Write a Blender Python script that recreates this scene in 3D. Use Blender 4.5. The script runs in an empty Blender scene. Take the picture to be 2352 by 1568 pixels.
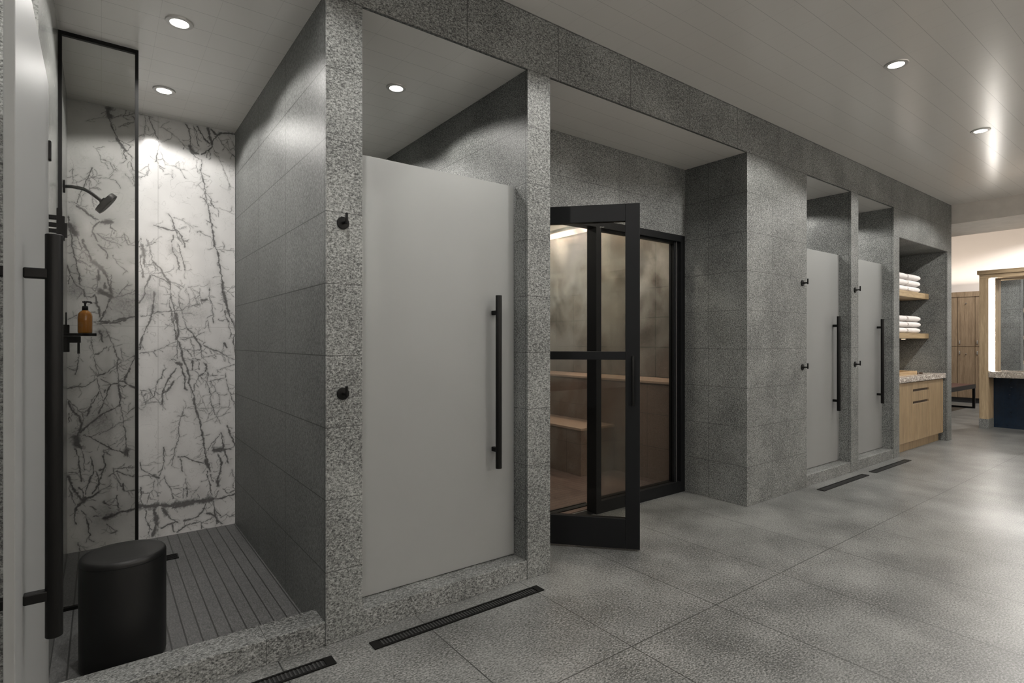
import bpy, bmesh, math, random
import numpy as np
from mathutils import Vector, Matrix, noise as mnoise
random.seed(7)
SC = bpy.context.scene
COL = SC.collection
H = 1.25                                   # eye height
F = 1265.0                                 # focal length in px of a 2352 wide frame
TH = math.atan2(946.0, 1265.0); SN, CS = math.sin(TH), math.cos(TH)
YW = 2.27                                  # face of the long stone wall
ZS = 2.682                                 # stall ceilings
ZC = 2.985                                 # main ceiling

# ------------------------------------------------------------------ materials
def new_mat(name):
    m = bpy.data.materials.new(name); m.use_nodes = True
    nt = m.node_tree; nt.nodes.clear()
    out = nt.nodes.new('ShaderNodeOutputMaterial')
    b = nt.nodes.new('ShaderNodeBsdfPrincipled')
    nt.links.new(b.outputs[0], out.inputs[0])
    return m, nt, b, out
def N(nt, t, **k):
    n = nt.nodes.new(t)
    for a, v in k.items(): setattr(n, a, v)
    return n
def inp(nt, sock, v):
    if isinstance(v, bpy.types.NodeSocket): nt.links.new(v, sock)
    else: sock.default_value = v
def M(nt, op, a, b=0.0, c=0.0, clamp=False):
    n = N(nt, 'ShaderNodeMath', operation=op, use_clamp=clamp)
    inp(nt, n.inputs[0], a); inp(nt, n.inputs[1], b); inp(nt, n.inputs[2], c)
    return n.outputs[0]
def mixc(nt, f, a, b, bt='MIX'):
    n = N(nt, 'ShaderNodeMix', data_type='RGBA', blend_type=bt)
    inp(nt, n.inputs[0], f)
    inp(nt, n.inputs[6], a if isinstance(a, bpy.types.NodeSocket) else (*a, 1))
    inp(nt, n.inputs[7], b if isinstance(b, bpy.types.NodeSocket) else (*b, 1))
    return n.outputs[2]
def ramp(nt, f, stops):
    n = N(nt, 'ShaderNodeValToRGB'); nt.links.new(f, n.inputs[0])
    e = n.color_ramp.elements
    while len(e) < len(stops): e.new(0.5)
    for i, (p, c) in enumerate(stops):
        e[i].position = p; e[i].color = (*c, 1) if len(c) == 3 else c
    return n.outputs[0]
def pos(nt): return N(nt, 'ShaderNodeNewGeometry').outputs['Position']
def mapping(nt, v, rot=(0, 0, 0), sc=(1, 1, 1), loc=(0, 0, 0)):
    n = N(nt, 'ShaderNodeMapping'); nt.links.new(v, n.inputs[0])
    n.inputs['Location'].default_value = loc
    n.inputs['Rotation'].default_value = rot
    n.inputs['Scale'].default_value = sc
    return n.outputs[0]
def noise(nt, v, scale, detail=3, rough=.55, dist=0):
    n = N(nt, 'ShaderNodeTexNoise'); nt.links.new(v, n.inputs['Vector'])
    n.inputs['Scale'].default_value = scale; n.inputs['Detail'].default_value = detail
    n.inputs['Roughness'].default_value = rough; n.inputs['Distortion'].default_value = dist
    return n.outputs['Fac']
def bump(nt, b, h, s, d=.002):
    n = N(nt, 'ShaderNodeBump'); nt.links.new(h, n.inputs['Height'])
    n.inputs['Strength'].default_value = s; n.inputs['Distance'].default_value = d
    nt.links.new(n.outputs[0], b.inputs['Normal'])
def joints(nt, jx=None, jy=None, jz=None, w=.003):
    """grout lines at world coordinates: (origin, spacing) per axis, on the faces that hold that axis"""
    g = N(nt, 'ShaderNodeNewGeometry')
    sp = N(nt, 'ShaderNodeSeparateXYZ'); nt.links.new(g.outputs['Position'], sp.inputs[0])
    sn = N(nt, 'ShaderNodeSeparateXYZ'); nt.links.new(g.outputs['True Normal'], sn.inputs[0])
    tot = None
    for i, j in enumerate((jx, jy, jz)):
        if not j: continue
        ww = j[2] if len(j) > 2 else w
        dd = M(nt, 'PINGPONG', M(nt, 'ADD', M(nt, 'SUBTRACT', sp.outputs[i], j[0]), j[1] * 200), j[1] / 2)
        l = M(nt, 'LESS_THAN', dd, ww / 2)
        l = M(nt, 'MULTIPLY', l, M(nt, 'LESS_THAN', M(nt, 'ABSOLUTE', sn.outputs[i]), .5))
        tot = l if tot is None else M(nt, 'MAXIMUM', tot, l)
    return tot

def stone(name, jx=None, jy=None, jz=None, lo=(.023, .025, .024), hi=(.275, .285, .273), rough=.55,
          contrast=(.40, .615), scale=.95, aniso=(0.7, 1.3, 1.3), rot=(.6, .75, .8), w=.003, grout=(.022, .023, .022),
          cloud=.16, bmp=.3, gf=.85, spec=.5):
    m, nt, b, out = new_mat(name)
    p = pos(nt)
    v1 = mapping(nt, p, rot, aniso)
    n1 = noise(nt, v1, 118 * scale, 4, .70)
    n2 = noise(nt, p, 190 * scale, 2, .6)
    n3 = noise(nt, p, 2.6, 3, .55)
    f = M(nt, 'ADD', M(nt, 'MULTIPLY', n1, .62), M(nt, 'MULTIPLY', n2, .38))
    f = M(nt, 'ADD', f, M(nt, 'MULTIPLY', M(nt, 'SUBTRACT', n3, .5), cloud))
    c = ramp(nt, f, [(contrast[0], lo), ((contrast[0] + contrast[1]) / 2, tuple((a * .55 + bb * .45) for a, bb in zip(lo, hi))), (contrast[1], hi)])
    j = joints(nt, jx, jy, jz, w)
    if j is not None: c = mixc(nt, M(nt, 'MULTIPLY', j, gf), c, grout)
    nt.links.new(c, b.inputs['Base Color'])
    b.inputs['Roughness'].default_value = rough
    b.inputs['Specular IOR Level'].default_value = spec
    h = f
    bump(nt, b, h, bmp, .0025)
    return m

def plain(name, col, rough=.5, metal=0, spec=.5, bumpy=0, bscale=200, var=.06):
    m, nt, b, out = new_mat(name)
    n = noise(nt, pos(nt), 9, 3)
    c = ramp(nt, n, [(.3, tuple(x * (1 - var) for x in col)), (.7, tuple(min(1, x * (1 + var)) for x in col))])
    nt.links.new(c, b.inputs['Base Color'])
    b.inputs['Roughness'].default_value = rough; b.inputs['Metallic'].default_value = metal
    b.inputs['Specular IOR Level'].default_value = spec
    if bumpy: bump(nt, b, noise(nt, pos(nt), bscale, 3), bumpy, .002)
    return m
def emis(name, col, s):
    m, nt, b, out = new_mat(name); nt.nodes.remove(b)
    e = N(nt, 'ShaderNodeEmission'); e.inputs[0].default_value = (*col, 1); e.inputs[1].default_value = s
    nt.links.new(e.outputs[0], out.inputs[0]); return m
def clear_glass(name, tint, refl=.06):
    m, nt, b, out = new_mat(name); nt.nodes.remove(b)
    t = N(nt, 'ShaderNodeBsdfTransparent'); t.inputs[0].default_value = (*tint, 1)
    g = N(nt, 'ShaderNodeBsdfGlossy'); g.inputs['Roughness'].default_value = .02
    fr = N(nt, 'ShaderNodeFresnel'); fr.inputs[0].default_value = 1.35
    mx = N(nt, 'ShaderNodeMixShader'); nt.links.new(M(nt, 'MULTIPLY', fr.outputs[0], refl / .06 * .7, clamp=True), mx.inputs[0])
    nt.links.new(t.outputs[0], mx.inputs[1]); nt.links.new(g.outputs[0], mx.inputs[2])
    nt.links.new(mx.outputs[0], out.inputs[0]); return m
def frosted(name):
    m, nt, b, out = new_mat(name)
    b.inputs['Base Color'].default_value = (.42, .425, .42, 1)
    b.inputs['Roughness'].default_value = .42; b.inputs['Specular IOR Level'].default_value = .45
    tr = N(nt, 'ShaderNodeBsdfTranslucent'); tr.inputs[0].default_value = (.90, .91, .90, 1)
    rf = N(nt, 'ShaderNodeBsdfRefraction'); rf.inputs['Roughness'].default_value = .22; rf.inputs['IOR'].default_value = 1.12
    rf.inputs[0].default_value = (.93, .94, .93, 1)
    m1 = N(nt, 'ShaderNodeMixShader'); m1.inputs[0].default_value = .75
    nt.links.new(tr.outputs[0], m1.inputs[1]); nt.links.new(rf.outputs[0], m1.inputs[2])
    m2 = N(nt, 'ShaderNodeMixShader'); m2.inputs[0].default_value = .62
    nt.links.new(b.outputs[0], m2.inputs[1]); nt.links.new(m1.outputs[0], m2.inputs[2])
    nt.links.new(m2.outputs[0], out.inputs[0])
    return m
def wood(name, a, c, axis='z', rough=.5, plank=None):
    m, nt, b, out = new_mat(name)
    p = pos(nt)
    sc = {'z': (14, 14, .9), 'x': (.9, 14, 14), 'y': (14, .9, 14)}[axis]
    n1 = noise(nt, mapping(nt, p, sc=sc), 2.2, 5, .62, .6)
    n2 = noise(nt, mapping(nt, p, sc=tuple(s * 3.5 for s in sc)), 3.5, 3, .6)
    f = M(nt, 'ADD', M(nt, 'MULTIPLY', n1, .65), M(nt, 'MULTIPLY', n2, .35))
    col = ramp(nt, f, [(.34, a), (.5, tuple((x + y) / 2 for x, y in zip(a, c))), (.66, c)])
    nt.links.new(col, b.inputs['Base Color']); b.inputs['Roughness'].default_value = rough
    bump(nt, b, f, .15, .001)
    return m
def swirl_stone(name, veins):
    m, nt, b, out = new_mat(name)
    p = mapping(nt, pos(nt), (0.3, .5, .2), (1, 1.6, 1.8))
    n = noise(nt, p, 9, 6, .62, 2.2)
    c = ramp(nt, n, veins)
    nt.links.new(c, b.inputs['Base Color']); b.inputs['Roughness'].default_value = .22
    return m

S_LINTEL = stone('stone_lintel', jx=(1.427, .59), jz=(0.0, .298), w=.0045)
S_PIER = stone('stone_pier', jy=(2.29, .59), jz=(0.0, .298))
S_PIER_SPLIT = stone('stone_pier_split', jx=(4.29, .59), jy=(2.60, .59), jz=(0.0, .298))
S_SIDE = stone('stone_stall_side', jy=(2.29, .59), jz=(0.0, .298), lo=(.060, .062, .061), hi=(.235, .243, .236),
               aniso=(1.2, 1.2, .6), rot=(0, 0, 0), contrast=(.40, .60), rough=.45, spec=.35, bmp=.2, w=.0045, grout=(.014, .015, .014), cloud=.12)
S_CURB_A = stone('stone_curb_left', jx=(.515, 2.0), hi=(.30, .308, .297))
S_CURB = stone('stone_curb', jx=(.236, .59), hi=(.30, .308, .297))
S_FLOOR = stone('stone_floor', jx=(1.747, .595), jy=(1.515, 2.38), lo=(.038, .040, .038), hi=(.262, .266, .256), rough=.36,
                scale=.72, cloud=.24, w=.0055, contrast=(.40, .615), aniso=(.8, 1.8, 1.2), rot=(0, 0, .5), bmp=.16)
S_MOSAIC = stone('stone_mosaic_floor', jx=(-.155, .0555), lo=(.055, .056, .056), hi=(.19, .192, .19), contrast=(.3, .7),
                 aniso=(1.6, .5, 1), rot=(0, 0, 0), rough=.45, w=.006, bmp=.15)
S_STEAM = stone('steam_wall_tile', jx=(4.0, .298), jy=(2.95, .298), jz=(0.0, .298), lo=(.060, .049, .042), hi=(.25, .21, .18),
                contrast=(.3, .72), rough=.4, w=.011, grout=(.015, .012, .010), gf=.9, cloud=.6)
S_STEAMFL = stone('steam_floor_tile', jy=(2.95, .05), jx=(2.0, .3), lo=(.06, .04, .034), hi=(.22, .15, .125), rough=.4,
                  contrast=(.3, .72), w=.006, grout=(.03, .02, .018), cloud=.5)
S_BENCH = stone('steam_bench_tile', jy=(2.99, .298), jz=(.0, .298), jx=(3.553, .6), lo=(.08, .055, .042), hi=(.28, .20, .155),
                contrast=(.3, .72), rough=.4, w=.004, grout=(.03, .024, .02), gf=.7)
def ceiling_mat():
    m, nt, b, out = new_mat('ceiling_panel')
    a = joints(nt, jy=(.783, .15, .0028)); c = joints(nt, jx=(3.08, .205, .002))
    col = mixc(nt, M(nt, 'MULTIPLY', a, .55), (.84, .815, .78), (.42, .41, .39))
    col = mixc(nt, M(nt, 'MULTIPLY', c, .18), col, (.28, .27, .25))
    nt.links.new(col, b.inputs['Base Color']); b.inputs['Roughness'].default_value = .22
    b.inputs['Specular IOR Level'].default_value = .5
    bump(nt, b, M(nt, 'SUBTRACT', 1.0, M(nt, 'MAXIMUM', a, M(nt, 'MULTIPLY', c, .3))), .2, .001)
    return m
CEIL = ceiling_mat()
PAINT = plain('painted_wall', (.60, .575, .56), .8, var=.008)
BULK = plain('painted_bulkhead', (.62, .585, .54), .7)
BLACK = plain('matt_black_metal', (.0045, .0045, .0042), .45, 0, .16)
BLACKFR = plain('black_door_frame', (.0065, .007, .0075), .48, 0, .17)
RUBBER = plain('black_pit', (.004, .004, .004), .8)
STOOLM = plain('matt_black_stool', (.007, .0072, .0072), .42, 0, .3, bumpy=.03, bscale=90)
OAK = wood('oak_vertical', (.17, .115, .062), (.36, .265, .155))
OAKX = wood('oak_shelf', (.24, .165, .085), (.47, .35, .20), 'x')
OAKL = wood('oak_locker', (.165, .115, .072), (.315, .235, .155))
OAKV = wood('oak_vanity', (.23, .165, .095), (.46, .35, .22))
OAKVY = wood('oak_vanity_header', (.23, .165, .095), (.46, .35, .22), 'y')
TRAYW = wood('tray_wood', (.30, .19, .09), (.58, .42, .24), 'x')
TOWEL = plain('white_terry', (.80, .76, .74), .95, bumpy=.6, bscale=420)
FROST = frosted('frosted_glass')
STEAMGL = clear_glass('steam_door_glass', (.84, .83, .80), .03)
SHOWGL = clear_glass('shower_screen_glass', (.74, .74, .73), .05)
AMBER = None
LED = emis('led_white', (1, .95, .88), 30)
LENS = emis('downlight_lens', (1, .95, .86), 14)
COVE = emis('cove_strip', (1, .84, .62), 7)
RING = plain('downlight_trim', (.55, .54, .52), .35, .3)
CHROME = plain('brushed_chrome', (.55, .54, .52), .3, .9)
NAVY = stone('navy_tile', jy=(2.2, .075), jz=(.0, .30), lo=(.003, .008, .018), hi=(.010, .022, .042), contrast=(.2, .8),
             rough=.22, w=.005, grout=(.012, .018, .028), scale=.1, bmp=.15)
GRAN = swirl_stone('counter_granite', [(.30, (.55, .50, .44)), (.44, (.62, .57, .52)), (.50, (.14, .115, .10)), (.56, (.50, .44, .38)), (.66, (.72, .68, .63))])
GRANV = swirl_stone('vanity_granite', [(.30, (.50, .46, .40)), (.43, (.62, .57, .50)), (.48, (.12, .10, .085)), (.54, (.45, .40, .34)), (.60, (.10, .085, .075)), (.68, (.66, .62, .55))])
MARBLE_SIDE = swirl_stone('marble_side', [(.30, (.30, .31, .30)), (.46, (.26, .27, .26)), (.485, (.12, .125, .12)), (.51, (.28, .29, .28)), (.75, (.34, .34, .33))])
def amber():
    m, nt, b, out = new_mat('amber_glass')
    b.inputs['Base Color'].default_value = (.55, .22, .015, 1); b.inputs['Roughness'].default_value = .08
    b.inputs['Transmission Weight'].default_value = .35
    b.inputs['Coat Weight'].default_value = .5
    return m
AMBER = amber()
def mirror_mat():
    m, nt, b, out = new_mat('mirror_silver')
    b.inputs['Base Color'].default_value = (.86, .88, .90, 1); b.inputs['Metallic'].default_value = 1; b.inputs['Roughness'].default_value = .01
    return m
MIRROR = mirror_mat()
def leather():
    m, nt, b, out = new_mat('woven_leather')
    c = N(nt, 'ShaderNodeTexChecker'); nt.links.new(mapping(nt, pos(nt), (0, 0, 0), (1, 1, 0)), c.inputs[0]); c.inputs['Scale'].default_value = 22
    c.inputs[1].default_value = (.085, .028, .02, 1); c.inputs[2].default_value = (.03, .012, .01, 1)
    nt.links.new(c.outputs[0], b.inputs['Base Color']); b.inputs['Roughness'].default_value = .5
    return m
LEATHER = leather()

# ------------------------------------------------------------------ mesh helpers
class MB:
    def __init__(s): s.bm = bmesh.new()
    def box(s, x0, y0, z0, x1, y1, z1, bev=0, seg=2, mi=0):
        t = bmesh.new()
        bmesh.ops.create_cube(t, size=1)
        for v in t.verts:
            v.co = Vector(((x0 + x1) / 2 + v.co.x * (x1 - x0), (y0 + y1) / 2 + v.co.y * (y1 - y0), (z0 + z1) / 2 + v.co.z * (z1 - z0)))
        if bev: bmesh.ops.bevel(t, geom=t.edges[:], offset=bev, segments=seg, profile=.5, affect='EDGES')
        for f in t.faces: f.material_index = mi
        s._join(t); return s
    def _join(s, t, mat=None):
        if mat is not None: t.transform(mat)
        me = bpy.data.meshes.new('tmp'); t.to_mesh(me); t.free(); s.bm.from_mesh(me); bpy.data.meshes.remove(me)
    def cyl(s, p0, p1, r0, r1=None, seg=32, bev=0):
        p0, p1 = Vector(p0), Vector(p1); r1 = r0 if r1 is None else r1
        t = bmesh.new(); L = (p1 - p0).length
        bmesh.ops.create_cone(t, cap_ends=True, segments=seg, radius1=r0, radius2=r1, depth=L)
        if bev:
            es = [e for e in t.edges if abs(e.verts[0].co.z - e.verts[1].co.z) < 1e-6]
            bmesh.ops.bevel(t, geom=es, offset=bev, segments=3, profile=.5, affect='EDGES')
        q = Vector((0, 0, 1)).rotation_difference((p1 - p0).normalized())
        s._join(t, Matrix.Translation((p0 + p1) / 2) @ q.to_matrix().to_4x4()); return s
    def lathe(s, prof, seg=40, mat=None):
        t = bmesh.new(); rings = []
        for r, z in prof:
            rings.append([t.verts.new((r * math.cos(2 * math.pi * k / seg), r * math.sin(2 * math.pi * k / seg), z)) for k in range(seg)])
        for a, b in zip(rings, rings[1:]):
            for k in range(seg): t.faces.new((a[k], a[(k + 1) % seg], b[(k + 1) % seg], b[k]))
        t.faces.new(list(reversed(rings[0]))); t.faces.new(rings[-1])
        s._join(t, mat); return s
    def tube(s, pts, r, seg=20):
        t = bmesh.new(); pts = [Vector(p) for p in pts]; rings = []
        up = Vector((0, 1, 0))
        for i, p in enumerate(pts):
            d = (pts[min(i + 1, len(pts) - 1)] - pts[max(i - 1, 0)]).normalized()
            a = d.cross(up).normalized(); b = a.cross(d).normalized()
            rings.append([t.verts.new(p + (a * math.cos(2 * math.pi * k / seg) + b * math.sin(2 * math.pi * k / seg)) * r) for k in range(seg)])
        for a, b in zip(rings, rings[1:]):
            for k in range(seg): t.faces.new((a[k], a[(k + 1) % seg], b[(k + 1) % seg], b[k]))
        t.faces.new(list(reversed(rings[0]))); t.faces.new(rings[-1]); s._join(t); return s
    def build(s, name, mat, parent=None, smooth=False):
        bmesh.ops.recalc_face_normals(s.bm, faces=s.bm.faces[:])
        me = bpy.data.meshes.new(name); s.bm.to_mesh(me); s.bm.free()
        for mm in (mat if isinstance(mat, (list, tuple)) else [mat]): me.materials.append(mm)
        if smooth:
            for p in me.polygons: p.use_smooth = True
            try: me.set_sharp_from_angle(angle=math.radians(38))
            except Exception: pass
        o = bpy.data.objects.new(name, me); COL.objects.link(o)
        if parent is not None: o.parent = parent
        return o
def empty(name, loc, label, cat, group=None, rz=0):
    o = bpy.data.objects.new(name, None); COL.objects.link(o); o.location = loc; o.rotation_euler = (0, 0, rz)
    o.empty_display_size = .1
    return tag(o, label, cat, group)
def tag(o, label, cat, group=None, kind=None):
    o['label'] = label; o['category'] = cat
    if group: o['group'] = group
    if kind: o['kind'] = kind
    return o
def struct(name, mb, mat, label=None):
    o = mb.build(name, mat); o['kind'] = 'structure'
    if label: o['label'] = label
    return o
def copy_tree(o, parent=None):
    c = o.copy(); COL.objects.link(c); c.parent = parent
    for ch in [k for k in bpy.data.objects if k.parent == o]: copy_tree(ch, c)
    return c
def wall_uv(u, v, Y):
    """a point of the plane y = Y"""
    p = (u - 1176) / F; d = Y / (CS - p * SN)
    return d * (SN + p * CS), H - (v - 784) / F * d

# ------------------------------------------------------------------ room shell
XL = -.155; XEND = 8.70; YB = 4.16
struct('floor', MB().box(-3.2, -4.5, -.12, 15.3, 6.2, 0), S_FLOOR)
struct('ceiling', MB().box(-3.2, -4.5, ZC, XEND, YW, ZC + .1), CEIL)
struct('ceiling_stalls', MB().box(-.30, YW + .014, ZS, XEND - .012, YB + .1, ZS + .06), CEIL)
struct('ceiling_locker_room', MB().box(9.75, -4.5, 3.75, 15.3, 6.2, 3.85), CEIL)
# stone front, pier by pier
PIERS = [(XL + .888, .898), (1.80, 1.956), (3.916, 4.856), (5.738, 5.90), (6.79, 6.95), (8.54, XEND)]
PIERS[0] = (.742, .898)
struct('wall_front', MB().box(-3.2, YW, ZS, XEND, YW + .014, ZC + .02).box(6.9501, YW, 2.38, 8.5399, YW + .70, ZS), S_LINTEL)
struct('wall_front_left', MB().box(-3.2, YW, 0, XL - .014, YB + .1, ZS), S_PIER)
struct('wall_partition_1', MB().box(.742, YW, 0, .746, YB, ZS, mi=1).box(.746, YW, 0, .898, YB, ZS), [S_PIER, S_SIDE])
struct('wall_partition_2', MB().box(1.80, YW, 0, 1.956, YB, ZS), S_PIER)
struct('wall_partition_3', MB().box(3.916, YW, 0, 4.856, 2.94, ZS), S_PIER_SPLIT)
struct('wall_partition_4', MB().box(5.738, YW, 0, 5.90, YB, ZS), S_PIER)
struct('wall_partition_5', MB().box(6.79, YW, 0, 6.95, YB, ZS), S_PIER)
struct('wall_partition_6', MB().box(8.54, YW, 0, XEND, YB + .1, ZS), S_PIER)
struct('wall_partition_7', MB().box(4.50, 2.94, 0, 4.856, YB, ZS), S_SIDE)
struct('wall_niche_back', MB().box(6.95, 2.955, 0, 8.54, 3.05, 2.38), S_PIER)
struct('wall_back', MB().box(-.15, YB + .004, 0, 1.956, YB + .1, ZS).box(4.856, YB, 0, 8.54, YB + .1, ZS), MARBLE_SIDE)
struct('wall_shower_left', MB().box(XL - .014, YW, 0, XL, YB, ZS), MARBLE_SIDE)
struct('wall_steam_front', MB().box(1.956, 2.82, 2.13, 3.916, 2.94, ZS), S_PIER_SPLIT)
# steam room shell
struct('wall_steam_right', MB().box(4.44, 2.944, 0, 4.498, 5.4, 2.61).box(3.92, 2.941, 0, 4.44, 2.944, 2.61), S_STEAM)
struct('wall_steam_back', MB().box(1.90, 5.4, 0, 4.52, 5.5, 2.7), S_STEAM)
struct('wall_steam_left', MB().box(1.957, 2.95, 0, 1.965, 5.4, 2.61).box(1.86, YB, 0, 1.957, 5.4, 2.70), S_STEAM)
struct('ceiling_steam_room', MB().box(1.957, 2.941, 2.61, 4.498, 5.4, 2.66), PAINT)
struct('floor_steam_room', MB().box(1.966, 2.945, 0, 4.44, 5.4, .004), S_STEAMFL)
struct('floor_shower_1', MB().box(XL, YW + .14, 0, .742, YB, .003), S_MOSAIC)
struct('floor_shower_2', MB().box(.898, YW + .14, 0, 1.80, YB, .003), S_MOSAIC)
struct('floor_shower_3', MB().box(4.856, YW + .14, 0, 5.738, YB, .003).box(5.90, YW + .14, 0, 6.79, YB, .003), S_MOSAIC)
# curbs
CZ = .097
struct('trim_1', MB().box(XL, YW + .004, 0, .742, YW + .14, CZ, .002), S_CURB_A)
struct('trim_2', MB().box(.898, YW + .004, 0, 1.80, YW + .14, CZ, .002), S_CURB)
struct('trim_3', MB().box(4.856, YW + .004, 0, 5.738, YW + .14, CZ, .002), S_CURB)
struct('trim_4', MB().box(5.90, YW + .004, 0, 6.79, YW + .14, CZ, .002), S_CURB)
# locker room beyond
struct('trim_5', MB().box(XEND, -4.5, 2.745, 9.75, YB + 2, ZC + .8), BULK)
struct('wall_room_rear', MB().box(-3.2, -4.6, 0, 15.3, -4.5, 3.8), PAINT)
struct('wall_far', MB().box(14.75, -4.5, 0, 14.9, 6.2, 3.75), PAINT)
struct('wall_locker_left', MB().box(XEND, 5.6, 0, 14.75, 5.7, 3.75), PAINT)

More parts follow.
